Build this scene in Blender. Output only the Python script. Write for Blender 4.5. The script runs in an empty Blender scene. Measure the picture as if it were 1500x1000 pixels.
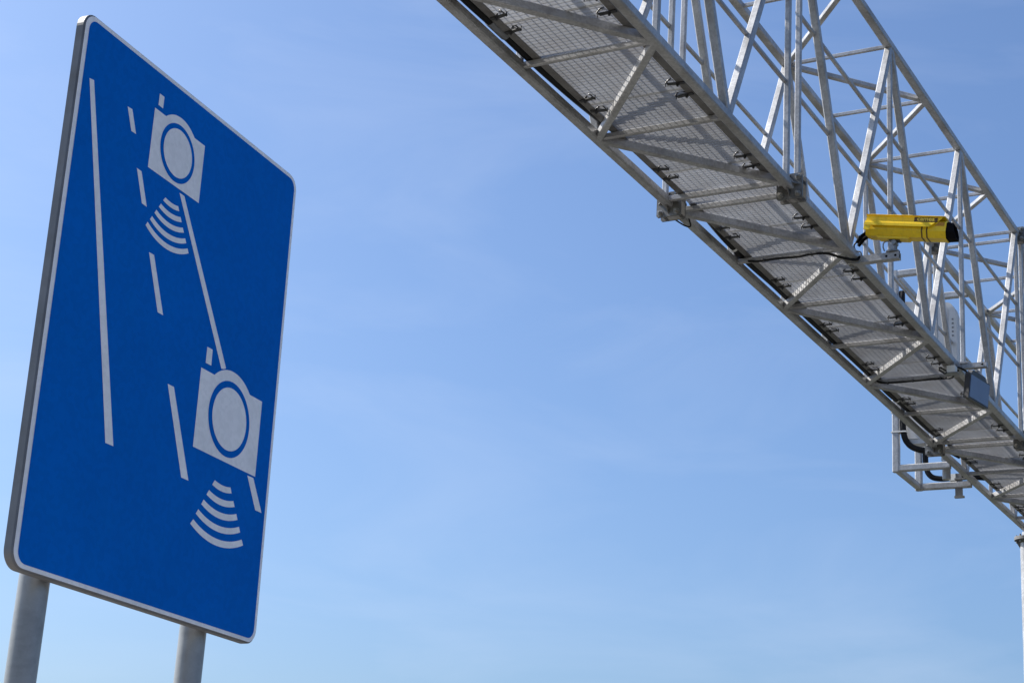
import bpy, bmesh, math, random
from mathutils import Vector, Matrix
R = math.radians
random.seed(7)
S = bpy.context.scene
C = S.collection

# ------------------------------------------------------------------ camera
PITCH, ROLL, EYE = 0.3177, 0.0643, 1.6
cd = bpy.data.cameras.new('camera'); cam = bpy.data.objects.new('camera', cd); C.objects.link(cam)
cd.sensor_width = 36.0; cd.lens = 2576.2468/1500*36; cd.clip_start = 0.1; cd.clip_end = 6000
cp, sp, cr, sr = math.cos(PITCH), math.sin(PITCH), math.cos(ROLL), math.sin(ROLL)
fw = Vector((0, cp, sp)); up0 = Vector((0, -sp, cp)); rt0 = Vector((1, 0, 0))
rt = rt0*cr + up0*sr; up = up0*cr - rt0*sr
m = Matrix((rt, up, -fw)).transposed().to_4x4(); m.translation = (0, 0, EYE)
cam.matrix_world = m
S.camera = cam
S.render.resolution_x, S.render.resolution_y = 1024, 682

# ------------------------------------------------------------------ sky, sun, exposure
SUN_AZ = 155.5      # mathematical angle in the ground plane, degrees
SUN_EL = 46.0
W = bpy.data.worlds.new('World'); S.world = W; W.use_nodes = True
nt = W.node_tree; nt.nodes.clear()
sky = nt.nodes.new('ShaderNodeTexSky'); sky.sky_type = 'NISHITA'; sky.sun_disc = False
sky.sun_elevation = R(SUN_EL); sky.sun_rotation = R(90-SUN_AZ)
sky.air_density = 1.0; sky.dust_density = 3.0; sky.ozone_density = 1.8; sky.altitude = 100
# thin uneven high cloud veil, fixed in the sky
tc = nt.nodes.new('ShaderNodeTexCoord')
mp = nt.nodes.new('ShaderNodeMapping'); mp.inputs['Scale'].default_value = (2.2, 3.0, 7.0); mp.inputs['Rotation'].default_value = (0.2, 0.35, 0.5)
nz = nt.nodes.new('ShaderNodeTexNoise'); nz.inputs['Scale'].default_value = 2.0; nz.inputs['Detail'].default_value = 6; nz.inputs['Roughness'].default_value = 0.55; nz.inputs['Distortion'].default_value = 0.6
rp = nt.nodes.new('ShaderNodeMapRange'); rp.inputs['From Min'].default_value = 0.45; rp.inputs['From Max'].default_value = 0.8; rp.inputs['To Max'].default_value = 0.15
mx = nt.nodes.new('ShaderNodeMix'); mx.data_type = 'RGBA'
VEIL = (6.6, 7.2, 8.6, 1)
mx.inputs['B'].default_value = VEIL
bg = nt.nodes.new('ShaderNodeBackground'); bg.inputs['Strength'].default_value = 0.0625
wo = nt.nodes.new('ShaderNodeOutputWorld')
L = nt.links.new
L(tc.outputs['Generated'], mp.inputs['Vector']); L(mp.outputs['Vector'], nz.inputs['Vector'])
L(nz.outputs['Fac'], rp.inputs['Value']); L(rp.outputs['Result'], mx.inputs['Factor'])
tint = nt.nodes.new('ShaderNodeMix'); tint.data_type = 'RGBA'; tint.blend_type = 'MULTIPLY'; tint.inputs['Factor'].default_value = 1; tint.inputs['B'].default_value = (0.85, 1.065, 1.34, 1)
L(sky.outputs['Color'], tint.inputs['A']); L(tint.outputs['Result'], mx.inputs['A']); L(mx.outputs['Result'], bg.inputs['Color']); L(bg.outputs['Background'], wo.inputs['Surface'])
sd = bpy.data.lights.new('sun', 'SUN'); sd.energy = 5.0; sd.angle = R(0.53); sd.color = (1, 0.95, 0.87)
sun = bpy.data.objects.new('sun', sd); C.objects.link(sun)
sdir = Vector((math.cos(R(SUN_AZ))*math.cos(R(SUN_EL)), math.sin(R(SUN_AZ))*math.cos(R(SUN_EL)), math.sin(R(SUN_EL))))
sun.rotation_euler = sdir.to_track_quat('Z', 'Y').to_euler(); sun.location = sdir*60
S.view_settings.view_transform = 'Standard'; S.view_settings.look = 'None'
S.view_settings.exposure = 1.054; S.view_settings.gamma = 1.0
S.render.engine = 'CYCLES'

# ------------------------------------------------------------------ materials
def mat(name, base, rough=0.5, metal=0.0, var=0.0, vscale=8.0, stain=None, stain_amt=0.0, stain_scale=2.0, spangle=0.0, bump=0.0, bscale=60.0, coat=0.0, spec=0.5, rvar=0.0, streak=False, orand=0.0):
    m = bpy.data.materials.new(name); m.use_nodes = True
    t = m.node_tree; b = t.nodes['Principled BSDF']; N = t.nodes.new; K = t.links.new
    b.inputs['Roughness'].default_value = rough; b.inputs['Metallic'].default_value = metal
    b.inputs['Specular IOR Level'].default_value = spec; b.inputs['Coat Weight'].default_value = coat
    tc = N('ShaderNodeTexCoord'); src = tc.outputs['Object']
    col = None
    rgb = N('ShaderNodeRGB'); rgb.outputs[0].default_value = (*base, 1); col = rgb.outputs[0]
    def mul(colsock, facsock, lo, hi):
        mr = N('ShaderNodeMapRange'); mr.inputs['From Min'].default_value = 0.25; mr.inputs['From Max'].default_value = 0.75
        mr.inputs['To Min'].default_value = lo; mr.inputs['To Max'].default_value = hi
        K(facsock, mr.inputs['Value'])
        x = N('ShaderNodeMix'); x.data_type = 'RGBA'; x.blend_type = 'MULTIPLY'; x.inputs['Factor'].default_value = 1
        K(colsock, x.inputs['A']); K(mr.outputs['Result'], x.inputs['B']); return x.outputs['Result']
    if var:
        n = N('ShaderNodeTexNoise'); n.inputs['Scale'].default_value = vscale; n.inputs['Detail'].default_value = 5
        K(src, n.inputs['Vector']); col = mul(col, n.outputs['Fac'], 1-var, 1+var)
        if rvar:
            mr = N('ShaderNodeMapRange'); mr.inputs['To Min'].default_value = rough-rvar; mr.inputs['To Max'].default_value = rough+rvar
            K(n.outputs['Fac'], mr.inputs['Value']); K(mr.outputs['Result'], b.inputs['Roughness'])
    if spangle:
        v = N('ShaderNodeTexVoronoi'); v.inputs['Scale'].default_value = 70
        K(src, v.inputs['Vector'])
        sx = N('ShaderNodeSeparateColor'); K(v.outputs['Color'], sx.inputs['Color'])
        col = mul(col, sx.outputs['Red'], 1-spangle, 1+spangle)
    if orand:                                                        # each panel has its own tone
        oi = N('ShaderNodeObjectInfo'); col = mul(col, oi.outputs['Random'], 1-orand, 1+orand)
    if stain:
        n = N('ShaderNodeTexNoise'); n.inputs['Scale'].default_value = stain_scale; n.inputs['Detail'].default_value = 7; n.inputs['Roughness'].default_value = 0.65
        if streak:
            mp = N('ShaderNodeMapping'); mp.inputs['Scale'].default_value = (6, 6, 0.6); K(src, mp.inputs['Vector']); K(mp.outputs['Vector'], n.inputs['Vector'])
        else: K(src, n.inputs['Vector'])
        mr = N('ShaderNodeMapRange'); mr.inputs['From Min'].default_value = 0.48; mr.inputs['From Max'].default_value = 0.75; mr.inputs['To Max'].default_value = stain_amt
        K(n.outputs['Fac'], mr.inputs['Value'])
        x = N('ShaderNodeMix'); x.data_type = 'RGBA'; x.inputs['B'].default_value = (*stain, 1)
        K(mr.outputs['Result'], x.inputs['Factor']); K(col, x.inputs['A']); col = x.outputs['Result']
    K(col, b.inputs['Base Color'])
    if bump:
        n = N('ShaderNodeTexNoise'); n.inputs['Scale'].default_value = bscale; n.inputs['Detail'].default_value = 4
        K(src, n.inputs['Vector'])
        bp = N('ShaderNodeBump'); bp.inputs['Strength'].default_value = bump; bp.inputs['Distance'].default_value = 0.002
        K(n.outputs['Fac'], bp.inputs['Height']); K(bp.outputs['Normal'], b.inputs['Normal'])
    return m
M = dict(
    steel=mat('galvanised_steel', (0.385, 0.386, 0.395), 0.42, 0.25, 0.22, 4, (0.14, 0.125, 0.11), 0.6, 3.5, 0.10, 0.15, 40, rvar=0.12),
    plate=mat('weathered_plate', (0.19, 0.185, 0.18), 0.5, 0.35, 0.2, 9, (0.08, 0.06, 0.05), 0.6, 6, 0.05, 0.15, 40),
    splice=mat('shade_toned_splice', (0.15, 0.148, 0.145), 0.5, 0.3, 0.25, 12, (0.05, 0.04, 0.03), 0.6, 9),  # tone darkened to paint in the deep shadow of the splices, plus stains
    bolt=mat('bolt_steel', (0.33, 0.32, 0.30), 0.4, 0.6, 0.15, 20, (0.10, 0.06, 0.04), 0.5, 20),
    grating=mat('galvanised_grating', (0.40, 0.41, 0.43), 0.48, 0.25, 0.2, 3, (0.30, 0.27, 0.25), 0.45, 4, orand=0.12),
    darkclip=mat('dark_clip', (0.055, 0.055, 0.058), 0.45, 0.5, 0.3, 30),
    rubber=mat('black_cable', (0.009, 0.009, 0.010), 0.5, 0, 0.3, 20, spec=0.2),
    tie=mat('white_tie', (0.75, 0.75, 0.73), 0.5),
    blue=mat('sign_blue', (0.0, 0.135, 0.54), 0.65, 0, 0.06, 3, (0.0, 0.16, 0.55), 0.25, 1.6, 0.035, spec=0.03, bump=0.05, bscale=250, streak=True),
    white=mat('sign_white', (0.89, 0.86, 0.85), 0.5, 0, 0.05, 6, (0.66, 0.64, 0.63), 0.35, 2.2, 0.03, bump=0.05, bscale=250, streak=True),
    alu=mat('sign_aluminium', (0.155, 0.16, 0.172), 0.55, 0.3, 0.15, 12, (0.09, 0.08, 0.07), 0.5, 8),
    post=mat('post_steel', (0.27, 0.275, 0.28), 0.38, 0.4, 0.14, 7, (0.15, 0.15, 0.15), 0.5, 2.5, 0.03, 0.1, 60, rvar=0.1, streak=True),
    yellow=mat('yellow_paint', (0.90, 0.62, 0.010), 0.36, 0, 0.10, 9, (0.42, 0.28, 0.03), 0.35, 7, bump=0.06, bscale=30, coat=0.1, streak=True),
    ochre=mat('ochre_shade_tone', (0.46, 0.22, 0.010), 0.45, 0, 0.12, 9),  # darker yellow, stands in for shade beside the sun shield
    black=mat('matt_black', (0.006, 0.006, 0.007), 0.85, 0, 0.2, 20, spec=0.1),
    hardware=mat('grey_hardware', (0.24, 0.25, 0.27), 0.4, 0.5, 0.2, 20),
    slate=mat('slate_blue_panel', (0.115, 0.16, 0.27), 0.35, 0, 0.1, 8),
    housing=mat('dark_housing', (0.045, 0.045, 0.05), 0.5, 0, 0.2, 20),
    label=mat('pale_label', (0.72, 0.72, 0.70), 0.5, 0, 0.05, 20),
    cabinet=mat('pale_cabinet', (0.52, 0.53, 0.55), 0.45, 0, 0.06, 4, (0.35, 0.34, 0.33), 0.4, 3, streak=True),
    darklabel=mat('dark_label', (0.10, 0.055, 0.01), 0.5),
    lettering=mat('yellow_letters', (0.85, 0.68, 0.10), 0.5),
    grass=mat('grass_ground', (0.04, 0.05, 0.02), 0.9, 0, 0.3, 0.3, (0.065, 0.058, 0.033), 0.7, 0.08),
    bounce_ground=mat('pale_bounce_ground', (0.20, 0.182, 0.16), 0.9, 0, 0.25, 3.0),
    asphalt=mat('asphalt', (0.030, 0.029, 0.027), 0.85, 0, 0.15, 1.0),
    paint=mat('road_paint', (0.7, 0.7, 0.68), 0.6, 0, 0.1, 3),
)

# ------------------------------------------------------------------ mesh helpers
class MB:
    def __init__(s): s.v = []; s.f = []; s.sm = []
    def add(s, vs, fs, smooth=False):
        o = len(s.v); s.v += [tuple(x) for x in vs]
        for f in fs: s.f.append([i+o for i in f]); s.sm.append(smooth)
    def frame(s, p, q, nrm):
        p, q = Vector(p), Vector(q); d = (q-p).normalized(); e1 = Vector(nrm); e1 = (e1-d*e1.dot(d)).normalized(); return p, q, d, e1, d.cross(e1)
    def bar(s, p, q, a, b, nrm=(0, 0, 1), ch=0.14):
        """rectangular hollow section with rounded (chamfered) corners, a along nrm, b across"""
        p, q, d, e1, e2 = s.frame(p, q, nrm); c = ch*min(a, b); ha, hb = a/2, b/2
        sec = [(ha-c, hb), (ha, hb-c), (ha, -hb+c), (ha-c, -hb), (-ha+c, -hb), (-ha, -hb+c), (-ha, hb-c), (-ha+c, hb)]
        n = 8
        vs = [p+e1*x+e2*y for x, y in sec]+[q+e1*x+e2*y for x, y in sec]
        fs = [[i, (i+1) % n, n+(i+1) % n, n+i] for i in range(n)]+[list(range(n))[::-1], list(range(n, 2*n))]
        s.add(vs, fs)
    def box(s, lo, hi):
        x0, y0, z0 = lo; x1, y1, z1 = hi
        vs = [(x0, y0, z0), (x1, y0, z0), (x1, y1, z0), (x0, y1, z0), (x0, y0, z1), (x1, y0, z1), (x1, y1, z1), (x0, y1, z1)]
        s.add(vs, [[3, 2, 1, 0], [4, 5, 6, 7], [0, 1, 5, 4], [1, 2, 6, 5], [2, 3, 7, 6], [3, 0, 4, 7]])
    def cyl(s, p, q, r, n=20, r2=None, nrm=(0.3, 0.2, 1)):
        p, q, d, e1, e2 = s.frame(p, q, nrm if abs(Vector(nrm).normalized().dot((Vector(q)-Vector(p)).normalized())) < 0.98 else (1, 0, 0)); r2 = r if r2 is None else r2
        cs = [(math.cos(2*math.pi*i/n), math.sin(2*math.pi*i/n)) for i in range(n)]
        vs = [p+e1*(r*x)+e2*(r*y) for x, y in cs]+[q+e1*(r2*x)+e2*(r2*y) for x, y in cs]
        s.add(vs, [[i, (i+1) % n, n+(i+1) % n, n+i] for i in range(n)], True)
        s.add(vs[:n], [list(range(n))[::-1]]); s.add(vs[n:], [list(range(n))])
    def tube(s, pts, r, n=10):
        """smooth tube along a Catmull-Rom curve through pts"""
        P = [Vector(x) for x in pts]; P = [P[0]*2-P[1]]+P+[P[-1]*2-P[-2]]; out = []
        for i in range(1, len(P)-2):
            for k in range(8):
                t = k/8; a, b, c, d = P[i-1:i+3]
                out.append(0.5*((2*b)+(c-a)*t+(2*a-5*b+4*c-d)*t*t+(3*b-a-3*c+d)*t**3))
        out.append(P[-2])
        ref = Vector((0.123, 0.31, 1)).normalized(); vs = []; N = len(out)
        for i, x in enumerate(out):
            d = (out[min(i+1, N-1)]-out[max(i-1, 0)]).normalized(); e1 = (ref-d*ref.dot(d)).normalized(); e2 = d.cross(e1)
            vs += [x+e1*(r*math.cos(2*math.pi*k/n))+e2*(r*math.sin(2*math.pi*k/n)) for k in range(n)]
        s.add(vs, [[i*n+k, i*n+(k+1) % n, (i+1)*n+(k+1) % n, (i+1)*n+k] for i in range(N-1) for k in range(n)]+[list(range(n))[::-1], [(N-1)*n+k for k in range(n)]], True)
    def prism(s, poly, o, ex, ey, ez, t0, t1):
        """polygon in the ex,ey plane at o, extruded along ez from t0 to t1"""
        o, ex, ey, ez = map(Vector, (o, ex, ey, ez)); n = len(poly)
        vs = [o+ex*x+ey*y+ez*t0 for x, y in poly]+[o+ex*x+ey*y+ez*t1 for x, y in poly]
        s.add(vs, [[i, (i+1) % n, n+(i+1) % n, n+i] for i in range(n)]+[list(range(n))[::-1], list(range(n, 2*n))])
    def build(s, name, material, parent=None, loc=None):
        me = bpy.data.meshes.new(name); me.from_pydata(s.v, [], s.f); me.materials.append(material)
        for p, k in zip(me.polygons, s.sm): p.use_smooth = k
        bm = bmesh.new(); bm.from_mesh(me); bmesh.ops.recalc_face_normals(bm, faces=bm.faces); bm.to_mesh(me); bm.free()
        o = bpy.data.objects.new(name, me); C.objects.link(o)
        if parent is not None: o.parent = parent
        if loc is not None: o.location = loc
        return o
def one(name, material, parent, fn, *a, **k):
    b = MB(); getattr(b, fn)(*a, **k); return b.build(name, material, parent)
def tag(o, label=None, cat=None, group=None, kind=None):
    for k, v in (('label', label), ('category', cat), ('group', group), ('kind', kind)):
        if v: o[k] = v
    return o
def thing(name, label, cat, mw):
    o = bpy.data.objects.new(name, None); C.objects.link(o); o.matrix_world = mw; o.empty_display_size = 0.3
    return tag(o, label, cat)
def copy_part(o, parent, loc):
    c = o.copy(); C.objects.link(c); c.parent = parent; c.location = loc; return c

# ------------------------------------------------------------------ ground (below the picture; bounces light)
b = MB(); b.add([(-3000, -3000, 0), (3000, -3000, 0), (3000, 3000, 0), (-3000, 3000, 0)], [[0, 1, 2, 3]]); tag(b.build('ground', M['grass']), kind='structure')

# gantry frame: u along the gantry (away from the viewer), v across it to the right, z up
GAZ = 0.518
GD = Vector((math.sin(GAZ), math.cos(GAZ), 0)); GN = Vector((math.cos(GAZ), -math.sin(GAZ), 0))
GO = Vector((0.8894, 9.2359, 3.8789))*1.2+Vector((0, 0, EYE))       # bottom left chord at the near splice
W_, H_, h_, g_ = 0.8553, 2.1, 1.0345, 0.2062
def GM(u=0, v=0, z=0):
    """matrix of a thing standing at u, v, z on the gantry, its x along u and its y to the left (-v)"""
    mm = Matrix((GD, -GN, Vector((0, 0, 1)))).transposed().to_4x4(); mm.translation = GO+GD*u+GN*v+Vector((0, 0, z)); return mm
# the road runs under the gantry, across it
def strip(name, u0, u1, z, material, v0=-400, v1=400):
    b = MB(); c = [GO+GD*u+GN*v for u, v in ((u0, v0), (u1, v0), (u1, v1), (u0, v1))]
    b.add([(x.x, x.y, z) for x in c], [[0, 1, 2, 3]]); return tag(b.build(name, material), kind='structure')
strip('road', -5.2, 9.2, 0.004, M['asphalt'])
strip('road', 11.6, 26.0, 0.004, M['asphalt']); strip('bounce_verge', -17.0, -5.3, 0.004, M['bounce_ground'])  # pale unseen strip added to bounce light onto the sign and posts
strip('road_edge_line', -4.2, -4.0, 0.008, M['paint']); strip('road_edge_line', 7.8, 8.0, 0.008, M['paint'])

# ------------------------------------------------------------------ traffic sign
SO = Vector((-1.20929301, 4.34904923, 0.75900114+EYE))
SX = Vector((0.40096172, 0.91608862, -0.00336849)).normalized(); SY = Vector((-0.01688646, 0.0110673, 0.99979616)).normalized()
SN = SX.cross(SY).normalized()                                       # faces the viewer's side
SW, SH, ST = 1.2, 1.5665, 0.026
base = SO+SX*0.6-SN*0.1; base.z = 0
smw = Matrix((SX, SY, SN)).transposed().to_4x4(); smw.translation = base
sign = thing('traffic_sign', 'large blue sign with white roadside camera symbols on two round steel posts', 'traffic sign', smw)
inv = smw.inverted()
sl = inv @ SO                                                        # sign's lower left corner in its own frame
ex, ey, ez = Vector((1, 0, 0)), Vector((0, 1, 0)), Vector((0, 0, 1))
def rrect(x0, y0, x1, y1, r, n=10):
    pts = []
    for cx, cy, a0 in ((x1-r, y1-r, 0), (x0+r, y1-r, 90), (x0+r, y0+r, 180), (x1-r, y0+r, 270)):
        pts += [(cx+r*math.cos(R(a0+90*i/n)), cy+r*math.sin(R(a0+90*i/n))) for i in range(n+1)]
    return pts
def sheet(name, polys, material, t, parent, dt=0.0005):
    b = MB()
    for p in polys: b.prism(p, sl, ex, ey, ez, t-dt, t)
    return b.build(name, material, parent)
# the folded aluminium tray: rim round the edge, slightly rounded front lip
b = MB(); po = rrect(0, 0, SW, SH, 0.05); pi_ = rrect(0.004, 0.004, SW-0.004, SH-0.004, 0.046)
n = len(po)
rings = [(pi_, 0.0), (po, -0.004), (po, -ST), (rrect(0.006, 0.006, SW-0.006, SH-0.006, 0.044), -ST-0.002)]
vs = []
for poly, t in rings: vs += [sl+Vector((x, y, t)) for x, y in poly]
fs = [[k*n+i, k*n+(i+1) % n, (k+1)*n+(i+1) % n, (k+1)*n+i] for k in range(3) for i in range(n)]+[list(range(n)), [3*n+i for i in range(n)][::-1]]
b.add(vs, fs); panel = b.build('sign_panel', M['alu'], sign)
sheet('white_border', [rrect(0.005, 0.005, SW-0.005, SH-0.005, 0.045)], M['white'], 0.001, panel)
sheet('blue_field', [rrect(0.0215, 0.0165, SW-0.0195, SH-0.0175, 0.034)], M['blue'], 0.002, panel)
T = 0.003
lines = [[(0.0494, 1.375), (0.0695, 1.3785), (0.3582, 0.4073), (0.3213, 0.4068)],
         [(0.2336, 1.3762), (0.2559, 1.3782), (0.2872, 1.3142), (0.2640, 1.3138)],
         [(0.3112, 1.2183), (0.3341, 1.2178), (0.3790, 1.1262), (0.3548, 1.1267)],
         [(0.4163, 1.0000), (0.4412, 1.0010), (0.5187, 0.8436), (0.4912, 0.8430)],
         [(0.5806, 0.6546), (0.6124, 0.6549), (0.7374, 0.4065), (0.6995, 0.4063)],
         [(0.5320, 1.2343), (0.5572, 1.2345), (0.8761, 0.7953), (0.8663, 0.7897), (0.8514, 0.7861)],
         [(1.0569, 0.5038), (1.0923, 0.5045), (1.1599, 0.4092), (1.1219, 0.4092)]]
for p in lines: sheet('lane_line', [p], M['white'], T, panel)
def circ(cx, cy, r, a0=0, a1=360, n=64): return [(cx+r*math.cos(R(a0+(a1-a0)*i/n)), cy+r*math.sin(R(a0+(a1-a0)*i/n))) for i in range(n+(a1-a0 < 359))]
def cam_symbol(x0, y0, x1, y1, cx, cy, rd, ro, ri, flash):
    a = math.degrees(math.asin((y1-cy)/rd))
    body = [(x0, y0), (x1, y0), (x1, y1)]+circ(cx, cy, rd, a, 180-a, 32)+[(x0, y1)]
    s = sheet('camera_symbol', [body], M['white'], T, panel)
    sheet('lens_ring', [circ(cx, cy, ro)], M['blue'], T+0.001, s); sheet('lens_disc', [circ(cx, cy, ri)], M['white'], T+0.002, s)
    sheet('flash_mark', [flash], M['white'], T, s)
cam_symbol(0.3622, 1.2443, 0.6352, 1.4337, 0.4982, 1.3472, 0.1160, 0.0910, 0.0752, [(0.3770, 1.4870), (0.4011, 1.4868), (0.4008, 1.4495), (0.3768, 1.4500)])
cam_symbol(0.7426, 0.5112, 1.1020, 0.7558, 0.9215, 0.6455, 0.1515, 0.1180, 0.0975, [(0.7634, 0.8279), (0.7930, 0.8280), (0.7941, 0.7780), (0.7634, 0.7773)])
def arc_through(xa, xb, y, rad, n=20):
    c = (xa+xb)/2; hc = (xb-xa)/2; yc = y+math.sqrt(rad*rad-hc*hc); a = math.asin(hc/rad)
    return [(c+rad*math.sin(-a+2*a*i/n), yc-rad*math.cos(-a+2*a*i/n)) for i in range(n+1)]
def waves(rows, r0, r1):
    ps = []
    for k, (ia, ib, iy, oa, ob, oy) in enumerate(rows):
        rad = r0+(r1-r0)*k/4
        ps.append(arc_through(ia, ib, iy, rad)+arc_through(oa, ob, oy, rad*1.02)[::-1])
    sheet('signal_waves', ps, M['white'], T, panel)
waves([(0.4641, 0.5322, 1.1910, 0.4548, 0.5402, 1.1783), (0.4456, 0.5501, 1.1636, 0.4374, 0.5588, 1.1506), (0.4274, 0.5673, 1.1365, 0.4197, 0.5760, 1.1241),
       (0.4101, 0.5858, 1.1096, 0.4017, 0.5938, 1.0970), (0.3922, 0.6038, 1.0846, 0.3844, 0.6116, 1.0715)], 0.155, 0.225)
waves([(0.8777, 0.9672, 0.4434, 0.8660, 0.9763, 0.4269), (0.8522, 0.9906, 0.4067, 0.8405, 1.0008, 0.3906), (0.8283, 1.0138, 0.3718, 0.8178, 1.0245, 0.3559),
       (0.8049, 1.0363, 0.3370, 0.7945, 1.0460, 0.3216), (0.7839, 1.0583, 0.3021, 0.7706, 1.0697, 0.2865)], 0.20, 0.345)
PB = 0.07
for px in (0.212, 0.98):
    top = sl+Vector((px, SH-0.08, -PB)); bot = sl+Vector((px, 0, -PB))
    wb = smw @ bot; wb = inv @ Vector((wb.x, wb.y, -0.3))
    pst = one('post', M['post'], sign, 'cyl', wb, top, 0.0405, 40)
    one('post_cap', M['housing'], pst, 'cyl', top, top+Vector((0, 0.012, 0)), 0.043, 24)
for yy in (0.3, 1.25):
    q = sl+Vector((0, yy, -ST-0.014)); r_ = one('back_rail', M['alu'], sign, 'bar', q+ex*0.05, q+ex*1.15, 0.024, 0.04)
    for px in (0.212, 0.98):
        b = MB(); c = sl+Vector((px, yy, -PB)); b.cyl(c-ey*0.018, c+ey*0.018, 0.0445, 28); b.build('post_clamp', M['hardware'], sign)

# ------------------------------------------------------------------ lattice gantry
COLU = 10.15
gz = -GO.z
gantry = thing('lattice_gantry', 'galvanised steel lattice gantry with grated walkway floor crossing overhead beside the blue sign', 'gantry', GM(COLU, W_/2, gz))
def G(u, v, z): return Vector((u-COLU, -(v-W_/2), z-gz))
def ug(s):
    if s <= -4: return -6*h_-2*g_+(s+4)*h_
    if s <= 3: return (s-3)*h_-g_
    if s <= 10: return (s-4)*h_
    return 6*h_+g_+(s-11)*h_
CH = 0.062
CHT = 0.064
def bar(name, p, q, a, b_, nrm, material=None, ch=0.14): return one(name, material or M['steel'], gantry, 'bar', G(*p), G(*q), a, b_, nrm, ch)
nz_, nv_ = (0, 0, 1), (0, 1, 0)
PG = 0.03                                                            # from a station at the splice to the plate
def segment(s0, s1, top_par, lead, tail, spl=(True, True)):
    """a truss section between stations; stations whose parity is top_par carry the upper nodes and uprights"""
    ua, ub = ug(s0)-(g_/2-0.034 if lead else 0.1), ug(s1)+(g_/2-0.034 if tail else 0.1)
    for v, z, c in ((0, 0, CH), (W_, 0, CH), (0, H_, CHT), (W_, H_, CHT)):
        bar('chord', (ua, v, z), (ub, v, z), c, c, nz_)
    for s in range(s0, s1+1):
        u = ug(s)
        bar('cross_strut', (u, 0, 0.002), (u, W_, 0.002), 0.036, 0.03, nz_)
        bar('cross_strut', (u, 0, H_), (u, W_, H_), 0.03, 0.026, nz_)
        if (s % 2) == top_par or s in (s0, s1):
            for v in (0, W_): bar('upright', (u, v, 0), (u, v, H_), 0.037, 0.037, nv_)
    for s in range(s0, s1):
        a, c = ug(s), ug(s+1)
        le = s % 2 == lpar(s0)                                        # this station's lower left node carries the floor braces
        va, vb = (0, W_) if le else (W_, 0)
        bar('brace', (a, va, -0.001), (c, vb, -0.001), 0.058, 0.046, nz_)
        va2, vb2 = (0, W_) if (s % 2) == top_par else (W_, 0)
        bar('brace', (a, va2, H_-0.001), (c, vb2, H_-0.001), 0.044, 0.044, nz_)
        za, zb = (H_, 0) if (s % 2) == top_par else (0, H_)
        for v in (0, W_): bar('brace', (a, v, za), (c, v, zb), 0.053, 0.056, nv_)
    for v, zz in ((W_-0.014, (0.72, 1.345)), (-0.012, (0.68, 1.30))):
        for z in zz: bar('handrail', (ug(s0), v, z), (ug(s1), v, z), 0.026, 0.026, nz_)
    # floor: bearing angles along both sides
    for v0, v1 in ((0.094, 0.14), (0.737, 0.785)):
        b = MB(); b.box(G(ua+0.05, v1, 0.024), G(ub-0.05, v0, 0.029)); vv = v0 if v0 < 0.4 else v1
        b.box(G(ua+0.05, vv+0.0025, 0.0292), G(ub-0.05, vv-0.0025, 0.075)); b.build('bearing_angle', M['plate'], gantry)
def lpar(s0): return {-3: 0, 4: 0, 11: 1, -10: 0}[s0]
segment(-3, 3, 1, False, True); segment(4, 10, 0, True, True); segment(11, 15, 1, True, False)
# the part of the gantry that reaches back over the viewer's left
b = MB()
for v, z in ((0, 0), (W_, 0), (0, H_), (W_, H_)): b.bar(G(ug(-10), v, z), G(ug(-3)-0.11, v, z), CH, CH)
for s in range(-10, -3):
    for z in (0.002, H_): b.bar(G(ug(s), 0, z), G(ug(s), W_, z), 0.034, 0.03)
    a, c = ug(s), ug(s+1)
    for v in (0, W_): b.bar(G(a, v, H_ if s % 2 else 0), G(c, v, 0 if s % 2 else H_), 0.047, 0.05, nv_)
    b.bar(G(a, 0 if s % 2 else W_, 0), G(c, W_ if s % 2 else 0, 0), 0.05, 0.05)
b.build('truss_section', M['steel'], gantry)
# bolted splices: two square end plates with bolts and ribs
for us in (-g_/2, ug(10)+g_/2):
    for v, z in ((0, 0), (W_, 0), (0, H_), (W_, H_)):
        hp = 0.088 if z == 0 else 0.075
        for sg in (-1, 1):
            b = MB(); u = us+sg*0.036
            b.bar(G(u-0.007, v, z-0.008), G(u+0.007, v, z-0.008), 2*hp, 2*hp, nz_, 0.05)
            # gusset ribs behind the plate
            for dv, dz in ((1, 0), (-1, 0), (0, 1), (0, -1)):
                c0 = G(u+sg*0.007, v, z); c = CH/2-0.004
                e = Vector((0, -dv, dz)); w = Vector((0, dz, dv))
                tri = [(0, c), (0, hp-0.012), (0.055*sg, c)]
                b.prism(tri, c0, (1, 0, 0), e, w, -0.004, 0.004)
            b.build('splice_plate', M['splice'], gantry)
            for dv in (-1, 1):
                for dz in (-1, 1):
                    c = G(u+sg*0.007, v+dv*hp*0.68, z-0.008+dz*hp*0.68)
                    b = MB(); b.cyl(c, c+Vector((sg*0.006, 0, 0)), 0.021, 16); b.cyl(c+Vector((sg*0.006, 0, 0)), c+Vector((sg*0.02, 0, 0)), 0.016, 6); b.cyl(c-Vector((sg*0.046, 0, 0)), c+Vector((sg*0.036, 0, 0)), 0.01, 10)
                    b.build('bolt', M['bolt'], gantry)
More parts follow.
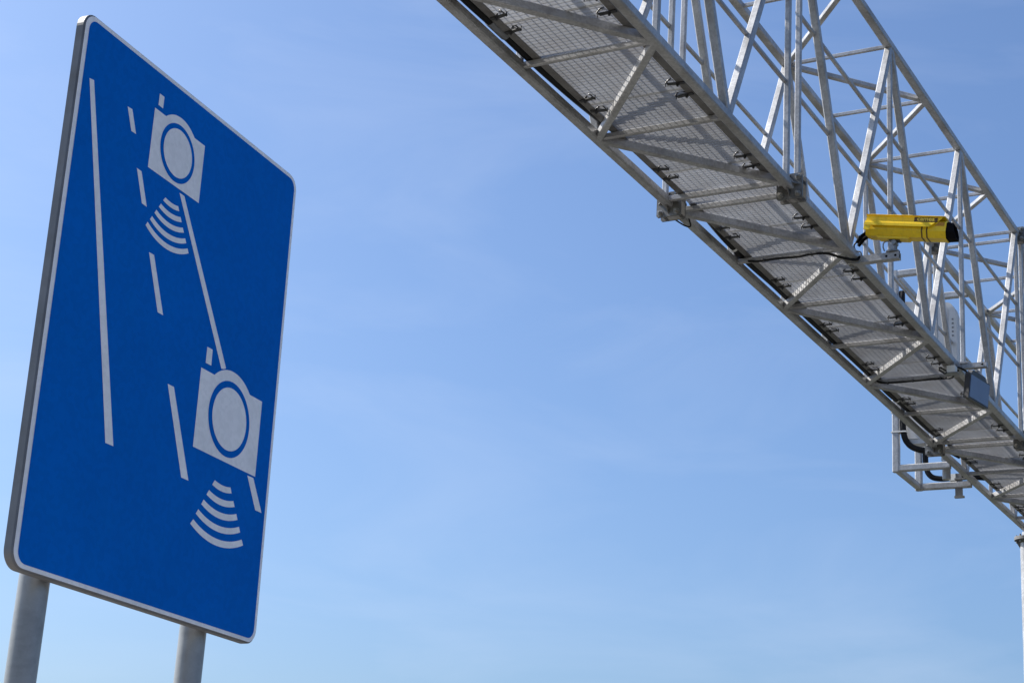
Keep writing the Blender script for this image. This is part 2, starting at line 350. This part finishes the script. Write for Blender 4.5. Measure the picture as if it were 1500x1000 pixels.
# walkway grating panels, each a mesh of flat bars and cross rods
PL = 1.08
def grating_mesh():
    b = MB(); n = int((PL-0.012)/0.0335); v0, v1 = 0.097, 0.782; L_ = PL-0.014
    for i in range(n+1):
        x = L_*i/n; e = i in (0, n); b.box((x-(0.003 if e else 0.0021), -(v1), -0.006 if e else 0), (x+(0.003 if e else 0.0021), -(v0), 0.032))
    k = 16
    for j in range(k+1):
        y = -(v0+(v1-v0)*j/k); tk = 0.0016 if 0 < j < k else 0.003
        b.box((0.0031, y-tk/2-0.0003, 0.0275 if 0 < j < k else -0.0005), (L_-0.0031, y+tk/2+0.0003, 0.0325))
    return b
gm = None
J0 = -0.55
k = -7
parts = []
while J0+k*PL < ug(15)-0.2:
    loc = G(J0+k*PL+0.007, 0, 0.0305)
    if gm is None: gm = grating_mesh().build('floor_grating', M['grating'], gantry, loc)
    else: copy_part(gm, gantry, loc)
    k += 1
# hooked clips that hold the grating down, in pairs at every panel joint
def clip(sgn):
    b = MB()
    b.box((-0.011, -0.05, -0.012), (0.011, 0.045, -0.007))
    b.box((-0.0025, sgn*0.052-0.002, -0.022), (0.0025, sgn*0.052+0.002, 0.004))
    b.tube([(-0.016, sgn*0.05, -0.012), (-0.02, sgn*0.03, 0.006), (-0.012, sgn*0.012, 0.012), (-0.002, -sgn*0.01, 0.004), (0.0, -sgn*0.03, -0.008)], 0.004, 6)
    b.cyl((0, -sgn*0.012, -0.026), (0, -sgn*0.012, 0.01), 0.006, 8); b.cyl((0, -sgn*0.012, -0.018), (0, -sgn*0.012, -0.012), 0.011, 6)
    return b
cl = {}
for side, v in ((1, 0.153), (-1, 0.725)):
    k = -3
    while J0+k*PL < ug(15)-0.3:
        for du in (-0.082, 0.082):
            loc = G(J0+k*PL+du+random.uniform(-0.012, 0.012), v+random.uniform(-0.006, 0.006), 0.03)
            if side not in cl: cl[side] = clip(-side).build('grating_clip', M['darkclip'], gantry, loc); o = cl[side]
            else: o = copy_part(cl[side], gantry, loc)
            o.rotation_euler.z = random.uniform(-0.2, 0.2); o.scale = (1.2, 1.1, 1.15)
        k += 1
# round legs: neck, bolted flange, leg down to the ground, base plate
for ucol in (COLU, -11.9):
    for v in (0, W_):
        b = MB(); b.cyl(G(ucol, v, gz+0.02), G(ucol, v, -0.155), 0.085, 32); leg = b.build('leg', M['steel'], gantry)
        b = MB(); b.cyl(G(ucol, v, -0.09), G(ucol, v, -0.025), 0.06, 28); b.build('neck', M['steel'], leg)
        b = MB(); b.cyl(G(ucol, v, -0.123), G(ucol, v, -0.106), 0.15, 28); b.cyl(G(ucol, v, -0.104), G(ucol, v, -0.087), 0.15, 28)
        for i in range(8):
            a = i*math.pi/4+0.3; e = Vector((math.cos(a), math.sin(a), 0)); c = G(ucol, v, -0.123)
            b.cyl(c+e*0.122-Vector((0, 0, 0.03)), c+e*0.122+Vector((0, 0, 0.06)), 0.011, 8)
            if i % 2 == 0: b.prism([(0.08, 0), (0.14, 0), (0.08, -0.1)], c-Vector((0, 0, 0.001)), e, (0, 0, 1), e.cross(Vector((0, 0, 1))), -0.005, 0.005)
        b.build('flange', M['plate'], leg)
        b = MB(); b.box(G(ucol-0.25, v+0.25, gz+0.002), G(ucol+0.25, v-0.25, gz+0.025)); b.build('base_plate', M['plate'], leg)

# ------------------------------------------------------------------ yellow camera on its bracket
YU = 1.2
ax = -0.172
ymw = GM(YU, 1.145, -0.03)
yc = thing('roadside_camera', 'yellow box camera with black hood on a short bracket from the gantry edge', 'camera', ymw)
# own frame for the housing: f forward (v, tipped down), s sideways (-u, towards the viewer), t up
f = Vector((0, -math.cos(ax), math.sin(ax))); s_ = Vector((-1, 0, 0)); t_ = Vector((0, math.sin(ax), math.cos(ax)))*1.0
t_ = Vector((0, math.sin(-ax)*-1*-1, math.cos(ax)))
t_ = s_.cross(f); t_ = (t_ if t_.z > 0 else -t_)*0.80
c0 = Vector((0, 0.185, 0.232)); f = f*0.955                                        # rear end of the housing axis
def hsec(w, hh, c=0.32): return [(w*(1-c), hh), (w, hh*(1-c*1.1)), (w, -hh*0.35), (w*(1-0.45), -hh), (-w*(1-0.45), -hh), (-w, -hh*0.35), (-w, hh*(1-c*1.1)), (-w*(1-c), hh)]
b = MB(); b.prism(hsec(0.078, 0.075), c0-t_*0.018, s_, t_, f, 0.02, 0.60); hs = b.build('housing', M['yellow'], yc)
b = MB(); b.prism(hsec(0.072, 0.069), c0-t_*0.018, s_, t_, f, 0.002, 0.02); b.build('rear_cap', M['yellow'], yc)
# sun shield: roof and flared side skirts, slanted front
def shield():
    b = MB(); w = 0.096; th = 0.004
    prof = [(w+0.004, -0.012), (w, 0.026), (w*0.78, 0.036), (w*0.80, 0.082), (w*0.96, 0.087), (w*0.78, 0.097), (-w*0.78, 0.097), (-w*0.96, 0.087), (-w*0.80, 0.082), (-w*0.78, 0.036), (-w, 0.026), (-w-0.004, -0.012)]
    inn = [(x*0.95, y-0.005 if y > 0.08 else y) for x, y in prof]
    cut = lambda y: 0.50+max(0, (y+0.012))*0.85
    n = len(prof); vs = []
    for P_, e in ((prof, 0), (inn, 0)): vs += [c0+s_*x+t_*y+f*0.0 for x, y in P_]
    for P_ in (prof, inn): vs += [c0+s_*x+t_*y+f*cut(y) for x, y in P_]
    fs = []
    for i in range(n-1):
        fs += [[i, i+1, 2*n+i+1, 2*n+i], [n+i, 3*n+i, 3*n+i+1, n+i+1], [i, n+i, n+i+1, i+1], [2*n+i, 2*n+i+1, 3*n+i+1, 3*n+i]]
    for i in (0, n-1): fs.append([i, 2*n+i, 3*n+i, n+i])
    b.add(vs, fs); return b
shd = shield().build('sun_shield', M['yellow'], yc)
# folded seam line and rear skirt on the shield
b = MB(); b.prism([(0.0, -0.018), (0.0, 0.006), (0.49, 0.006), (0.502, -0.018)], c0+s_*0.1035, f, t_, s_, -0.003, 0.0015); b.build('skirt_lip', M['yellow'], shd)
b = MB(); b.prism([(0.0, -0.06), (0.0, -0.02), (0.05, -0.02), (0.045, -0.06)], c0+s_*0.1, f, t_, s_, -0.003, 0.0015); b.build('rear_skirt', M['yellow'], shd)
# dark name plate with the letters, on the viewer's side of the shield
ptan = (t_*0.046+s_*(0.096*0.02)).normalized(); pl_n = f.cross(ptan).normalized(); pl_n = pl_n if pl_n.dot(s_) > 0 else -pl_n  # normal of the recessed upper side
pl_y = ptan
pc = c0+s_*(0.096*0.79)+t_*0.059+f*0.455
b = MB(); b.prism(rrect(-0.088, -0.0185, 0.088, 0.0185, 0.003, 3), pc, f, pl_y, pl_n, 0.0006, 0.0022); npl = b.build('name_plate', M['darklabel'], shd)
def lettering(txt, size, o, exv, eyv, ezv, off, material, parent, bold=0.0, sx=1.0):
    cu = bpy.data.curves.new('lettering', 'FONT'); cu.body = txt; cu.size = size; cu.align_x = 'CENTER'; cu.align_y = 'CENTER'; cu.extrude = 0.0004; cu.offset = bold
    to = bpy.data.objects.new('tmp', cu); C.objects.link(to); bpy.context.view_layer.update()
    me = bpy.data.meshes.new_from_object(to.evaluated_get(bpy.context.evaluated_depsgraph_get())); bpy.data.objects.remove(to)
    for v in me.vertices:
        x, y, z = v.co; v.co = o+exv*(x*sx)+eyv*y+ezv*(z+off)
    me.materials.clear(); me.materials.append(material); me.name = 'lettering'
    ob = bpy.data.objects.new('lettering', me); C.objects.link(ob); ob.parent = parent; return ob
lettering('camea', 0.044, pc+pl_y*0.004, f, pl_y, pl_n, 0.003, M['lettering'], npl, 0.0008, 1.18)
# front bezel, ochre patch painting shade on the housing side, black hood
b = MB(); b.prism(hsec(0.082, 0.079), c0-t_*0.018, s_, t_, f, 0.60, 0.614); b.build('front_bezel', M['yellow'], yc)
b = MB(); sec0 = hsec(0.077, 0.074); sec1 = hsec(0.070, 0.068); o_ = c0-t_*0.018; n = 8
vs = [o_+s_*x+t_*y+f*0.614 for x, y in sec0]+[o_+s_*x+t_*y+f*(0.668-y*0.25) for x, y in sec1]+[o_+s_*x*0.86+t_*y*0.86+f*(0.668-y*0.25) for x, y in sec1]+[o_+s_*x*0.86+t_*y*0.86+f*0.62 for x, y in sec1]
fs = [[k_*n+i, k_*n+(i+1) % n, (k_+1)*n+(i+1) % n, (k_+1)*n+i] for k_ in range(3) for i in range(n)]+[[3*n+i for i in range(n)], list(range(n))[::-1]]
b.add(vs, fs); b.build('hood', M['black'], yc)
b = MB(); b.prism([(0.528, 0.004), (0.598, 0.004), (0.598, 0.038), (0.556, 0.038)], c0+s_*0.0782, f, t_, s_, 0, 0.0025); b.build('side_shade_patch', M['ochre'], yc)
for d0 in (0.43, 0.468):
    b = MB(); b.prism(hsec(0.0795, 0.0765), c0-t_*0.018, s_, t_, f, d0, d0+0.010); b.build('strap', M['darklabel'], yc)
# lower mounting rail, pan and tilt knuckle, arm
b = MB(); b.prism([(0.09, 0), (0.34, 0), (0.33, -0.018), (0.1, -0.018)], c0-t_*0.094, f, t_, s_, -0.03, 0.05); b.build('mounting_rail', M['yellow'], yc)
b = MB(); q = Vector((0, 0.0, 0.118)); b.bar(q-f*0.085, q+f*0.10, 0.012, 0.06, t_); b.bar(q-f*0.03-t_*0.013, q+f*0.05-t_*0.013, 0.014, 0.05, t_); b.build('mounting_plate', M['housing'], yc); b = MB()
b.cyl((-0.034, -0.005, 0.088), (0.034, -0.005, 0.088), 0.017, 16); b.cyl((0, -0.005, 0.03), (0, -0.005, 0.1), 0.017, 16); b.build('tilt_joint', M['hardware'], yc)
b = MB(); b.cyl((0, 0.01, 0.018), (0, 0.01, 0.028), 0.05, 28); b.cyl((0, 0.01, 0.028), (0, 0.01, 0.036), 0.05, 28, 0.022); b.tube([(-0.02, 0.065, 0.03), (-0.02, 0.075, 0.07), (-0.02, 0.06, 0.1), (-0.01, 0.0, 0.102)], 0.005, 8); b.build('pan_disc', M['hardware'], yc)
b = MB(); b.bar((0.0, 0.30, 0.0), (0.0, -0.04, 0.0), 0.004, 0.05, nz_)
b.box((-0.026, -0.04, -0.036), (-0.022, 0.30, 0.0155)); b.box((0.022, -0.04, -0.036), (0.026, 0.30, 0.0155)); b.bar((0.0, 0.30, -0.034), (0, -0.04, -0.034), 0.006, 0.06, nz_); arm = b.build('bracket_arm', M['steel'], yc)
for y in (-0.015, 0.05):
    b = MB(); b.cyl((-0.028, y, -0.012), (-0.0262, y, -0.012), 0.009, 14); b.build('arm_hole', M['black'], arm)
b = MB(); b.tube([(0.05, 0.32, 0.035), (-0.05, 0.32, 0.035), (-0.05, 0.232, 0.035), (-0.05, 0.232, -0.045), (-0.05, 0.315, -0.045), (0.05, 0.315, -0.045)], 0.0055, 8); b.build('u_bolt', M['bolt'], yc)
for dx, dz in ((0.02, 0.0), (-0.022, 0.012)):
    p0 = c0+s_*dx-t_*(0.045+dz)+f*0.01
    b = MB(); b.cyl(p0, p0-f*0.05-t_*0.05, 0.014, 12); b.cyl(p0-f*0.05-t_*0.05, p0-f*0.075-t_*0.11, 0.017, 12, 0.012); b.build('cable_gland', M['black'], yc)
b = MB(); p0 = c0-t_*0.05+f*0.01; b.tube([p0-f*0.07-t_*0.07, p0-f*0.10-t_*0.13, Vector((0.02, 0.26, 0.02)), Vector((0.0, 0.30, 0.04)), Vector((-0.03, 0.34, 0.05))], 0.006, 8); b.build('lead', M['rubber'], yc)

# ------------------------------------------------------------------ slate panel unit further along
RU = 3.97
rm = GM(RU, 1.0, 0.0)
ru = thing('radar_unit', 'slate blue flat panel in a dark casing hung at the outer gantry edge', 'radar', rm)
dirp = Vector((0.353, -0.06, 0)).normalized(); nrm = Vector((-0.06, -0.353, 0)).normalized(); nrm = (nrm+Vector((0, 0, -0.12))).normalized(); upp = nrm.cross(dirp); upp = upp if upp.z > 0 else -upp
pc = Vector((3.837-RU, 0.0, -0.104))
b = MB(); b.prism([(-0.012, 0.012), (0.378, 0.012), (0.378, -0.20), (-0.012, -0.20)], pc, dirp, upp, nrm, -0.05, -0.004); b.build('casing', M['housing'], ru)
b = MB(); b.prism(rrect(0, -0.188, 0.366, 0.0, 0.008, 4), pc, dirp, upp, nrm, -0.006, 0.001); b.build('front_panel', M['slate'], ru)
b = MB(); b.prism([(0.02, 0.012), (0.34, 0.012), (0.30, 0.055), (0.06, 0.055)], pc, dirp, upp, nrm, -0.06, -0.015); b.build('top_bracket', M['housing'], ru)
b = MB(); b.box((-0.028, -0.10, -0.012), (0.028, 0.30, 0.03)); b.box((-0.04, 0.05, 0.0302), (0.04, 0.21, 0.045)); ra = b.build('bracket_arm', M['steel'], ru)
b = MB(); b.cyl((-0.0285, -0.065, 0.01), (-0.0295, -0.065, 0.01), 0.009, 12); b.build('arm_hole', M['black'], ra)
b = MB(); b.box((-0.27, 0.10, -0.115), (-0.20, 0.17, -0.055)); b.build('junction_box', M['label'], ru)
b = MB(); b.box((-0.25, 0.11, -0.055), (-0.22, 0.15, -0.02)); b.box((-0.28, 0.08, -0.122), (-0.19, 0.19, -0.116)); b.build('box_bracket', M['hardware'], ru)
b = MB(); b.tube([(-0.235, 0.18, -0.09), (-0.28, 0.22, -0.07), (-0.32, 0.22, -0.10), (-0.30, 0.18, -0.13), (-0.26, 0.17, -0.11)], 0.007, 8)
b.tube([(-0.2, 0.13, -0.05), (-0.1, 0.1, -0.03), (-0.04, 0.05, -0.06), (0.0, 0.02, -0.10)], 0.008, 8); b.build('lead', M['rubber'], ru)

# ------------------------------------------------------------------ square tube frame on the left side
FU0, FU1, FV = 6.98, 7.79, -0.588
fm = GM(FU0, FV, 0)
fr = thing('mounting_frame', 'square tube steel frame projecting from the far side of the gantry', 'frame', fm)
def F(u, v, z): return Vector((u-FU0, -(v-FV), z))
for u in (FU0, FU1):
    one('frame_post', M['steel'], fr, 'bar', F(u, FV, -0.058), F(u, FV, 2.136), 0.07, 0.07, (1, 0, 0))
    for z in (-0.022, 2.1): one('frame_arm', M['steel'], fr, 'bar', F(u, FV, z), F(u, -CH/2, z), 0.068, 0.066, nz_)
for z in (-0.021, 2.1): one('frame_rail', M['steel'], fr, 'bar', F(FU0, FV, z), F(FU1, FV, z), 0.065, 0.063, nz_)
b = MB(); b.box(F(FU1-0.012, -0.13, -0.16), F(FU1+0.03, -0.20, 0.10)); b.box(F(FU1-0.05, -0.10, -0.17), F(FU1-0.012, -0.20, -0.15)); b.box(F(FU1-0.035, -0.08, 0.03), F(FU1-0.0122, -0.20, 0.045)); b.build('end_bracket', M['plate'], fr)
b = MB(); b.cyl(F(FU0+0.10, -0.10, -0.14), F(FU0+0.10, -0.10, 0.16), 0.042, 20); b.cyl(F(FU0+0.10, -0.10, 0.06), F(FU0+0.10, -0.10, 0.085), 0.05, 20); b.build('pipe_sleeve', M['steel'], fr)

# pale cabinet inside that frame
km = GM(7.05, -0.25, 0.25)
kb = thing('equipment_cabinet', 'pale grey cabinet with rounded top behind the lattice of the gantry', 'cabinet', km)
b = MB(); pr = [(-0.27, 0), (0.29, 0), (0.29, 1.30)]+[(0.29-0.10*(1-math.cos(R(a))), 1.30+0.20*math.sin(R(a))) for a in range(15, 91, 15)]+[(-0.27, 1.56)]
b.prism(pr, (0, 0, 0), (0, -1, 0), (0, 0, 1), (1, 0, 0), 0.0, 0.14); kbod = b.build('cabinet_body', M['cabinet'], kb)
b = MB(); b.prism([(-0.24, 0.05), (0.2, 0.05), (0.2, 1.42), (-0.24, 1.45)], (0, 0, 0), (0, -1, 0), (0, 0, 1), (1, 0, 0), -0.008, -0.0005); b.build('cabinet_door', M['cabinet'], kb)
for i in range(5):
    b = MB(); z = 1.30-0.045*i; b.box((-0.004, -0.258, z), (-0.0005, -0.240, z+0.016)); b.build('vent_slot', M['alu'], kb)

# ------------------------------------------------------------------ cables
def cable(name, pts, r, label, cat='cable', n=10, extra=()):
    p0 = Vector(pts[0]); mw = GM(*p0)
    o = thing(name, label, cat, mw); b = MB()
    tr = lambda q: Vector((q[0]-p0.x, -(q[1]-p0.y), q[2]-p0.z))
    b.tube([tr(q) for q in pts], r, n); b.build('sheath', M['rubber'], o)
    for q0, q1, rr, mname, nm in extra:
        one(nm, M[mname], o, 'cyl', tr(q0), tr(q1), rr, 14)
    return o
def jit(u0, u1, v, z, n, a=0.006): return [(u0+(u1-u0)*i/n, v+random.uniform(-a, a), z+random.uniform(-a, a)) for i in range(n+1)]
us2, us1 = ug(2), ug(1)
cable('cable_conduit', jit(-6.2, us1-0.1, 0.061, 0.051, 14, 0.002)+[(us1+0.15, 0.061, 0.052), (us1+0.5, 0.061, 0.06), (us2-0.25, 0.06, 0.075), (us2+0.1, 0.06, 0.10)], 0.03,
      'thick black conduit along the far floor edge at the top of the picture', 'conduit', 12,
      [((-2.74, 0.061, 0.05), (-2.56, 0.061, 0.05), 0.033, 'hardware', 'conduit_clip')])
cable('cable_conduit', [(0.3, 0.06, 0.105), (0.55, 0.06, 0.075)]+jit(0.8, 5.95, 0.062, 0.05, 12, 0.005)+[(6.15, 0.06, 0.07), (6.3, 0.06, 0.095)], 0.029,
      'thick black conduit along the far floor edge beyond the first bolted splice', 'conduit', 12,
      [((0.86, 0.062, 0.05), (0.885, 0.062, 0.05), 0.0325, 'tie', 'cable_tie'), ((4.83, 0.062, 0.05), (4.85, 0.062, 0.05), 0.0325, 'tie', 'cable_tie'), ((1.98, 0.062, 0.05), (2.0, 0.062, 0.05), 0.0325, 'tie', 'cable_tie')])
cable('cable', [(0.02, 0.05, 0.06), (0.1, 0.045, -0.03), (0.16, 0.03, -0.055), (0.13, 0.0, -0.058), (0.03, -0.04, -0.04)], 0.0055, 'thin black wire looped around the lower chord beside the splice', 'wire', 8)
u5 = ug(5)-0.03
cable('cable', [(u5+0.06, 0.07, 0.04), (u5+0.03, 0.10, 0.0), (u5, 0.2, -0.026), (u5-0.005, 0.35, -0.027), (u5, 0.5, -0.03), (u5-0.01, 0.62, -0.028), (u5+0.0, 0.72, -0.035), (u5+0.07, 0.80, -0.05), (YU-0.05, 0.88, -0.05), (YU-0.02, 0.9, -0.02)], 0.0095,
      'black cable tied under the cross strut that leads to the yellow camera', 'cable', 10,
      [((u5-0.004, 0.24, -0.026), (u5-0.004, 0.252, -0.026), 0.013, 'darkclip', 'cable_tie'), ((u5-0.004, 0.60, -0.028), (u5-0.004, 0.612, -0.028), 0.013, 'darkclip', 'cable_tie')])
cable('cable', jit(0.2, 5.9, 0.846, 0.046, 14, 0.002), 0.013, 'thin black cable along the top of the near lower chord beyond the bolted splice', 'cable', 8)
cable('cable', jit(-2.4, -0.25, 0.846, 0.046, 6, 0.002), 0.013, 'thin black cable along the top of the near lower chord before the bolted splice', 'cable', 8)
u8 = ug(8)-0.03
cable('cable', [(u8+0.05, 0.07, 0.03), (u8, 0.15, -0.02), (u8-0.005, 0.3, -0.03), (u8, 0.45, -0.028), (u8-0.005, 0.6, -0.03), (u8, 0.7, -0.03), (u8-0.05, 0.78, -0.045), (RU-0.06, 0.84, -0.05), (RU-0.1, 0.88, -0.05)], 0.010,
      'black cable tied under the cross strut that leads to the slate blue panel', 'cable', 10,
      [((u8-0.004, x, -0.029), (u8-0.004, x+0.012, -0.029), 0.014, 'darkclip', 'cable_tie') for x in (0.2, 0.42, 0.66)])
# corrugated conduits that come down the two frame posts
def corrugated(pts, r, label, ties):
    o = cable('corrugated_conduit', pts, r, label, 'conduit', 12); p0 = Vector(pts[0])
    tr = lambda q: Vector((q[0]-p0.x, -(q[1]-p0.y), q[2]-p0.z))
    for q, w in ties:
        b = MB(); c = tr(q); b.box(c-Vector((w[0], w[1], w[2])), c+Vector((w[0], w[1], w[2]))); b.build('cable_tie' if w[2] < 0.02 else 'tag_label', M['tie'], o)
    return o
corrugated([(FU0-0.0, FV+0.075, 1.9), (FU0, FV+0.075, 1.2), (FU0, FV+0.075, 0.62), (FU0+0.0, FV+0.078, 0.36), (FU0+0.03, FV+0.12, 0.24), (FU0+0.06, FV+0.22, 0.18), (FU0+0.10, FV+0.36, 0.17), (FU0+0.14, FV+0.5, 0.17), (FU0+0.2, 0.02, 0.12)], 0.032,
    'black corrugated conduit bending from the nearer post of the square tube frame',
    [((FU0-0.0, FV+0.035, 0.57), (0.042, 0.076, 0.006)), ((FU0, FV+0.035, 0.36), (0.042, 0.078, 0.006))])
corrugated([(FU1-0.0, FV+0.075, 1.9), (FU1, FV+0.075, 1.2), (FU1, FV+0.075, 0.5), (FU1, FV+0.078, 0.22), (FU1+0.0, FV+0.12, 0.10), (FU1+0.01, FV+0.22, 0.06), (FU1+0.02, FV+0.4, 0.062), (FU1+0.05, FV+0.56, 0.066), (FU1+0.1, FV+0.7, 0.06)], 0.03,
    'black corrugated conduit with white tag bending from the farther post of the square tube frame',
    [((FU1-0.0, FV+0.035, 0.40), (0.042, 0.076, 0.006)), ((FU1+0.015, FV+0.36, 0.062), (0.034, 0.035, 0.034))])
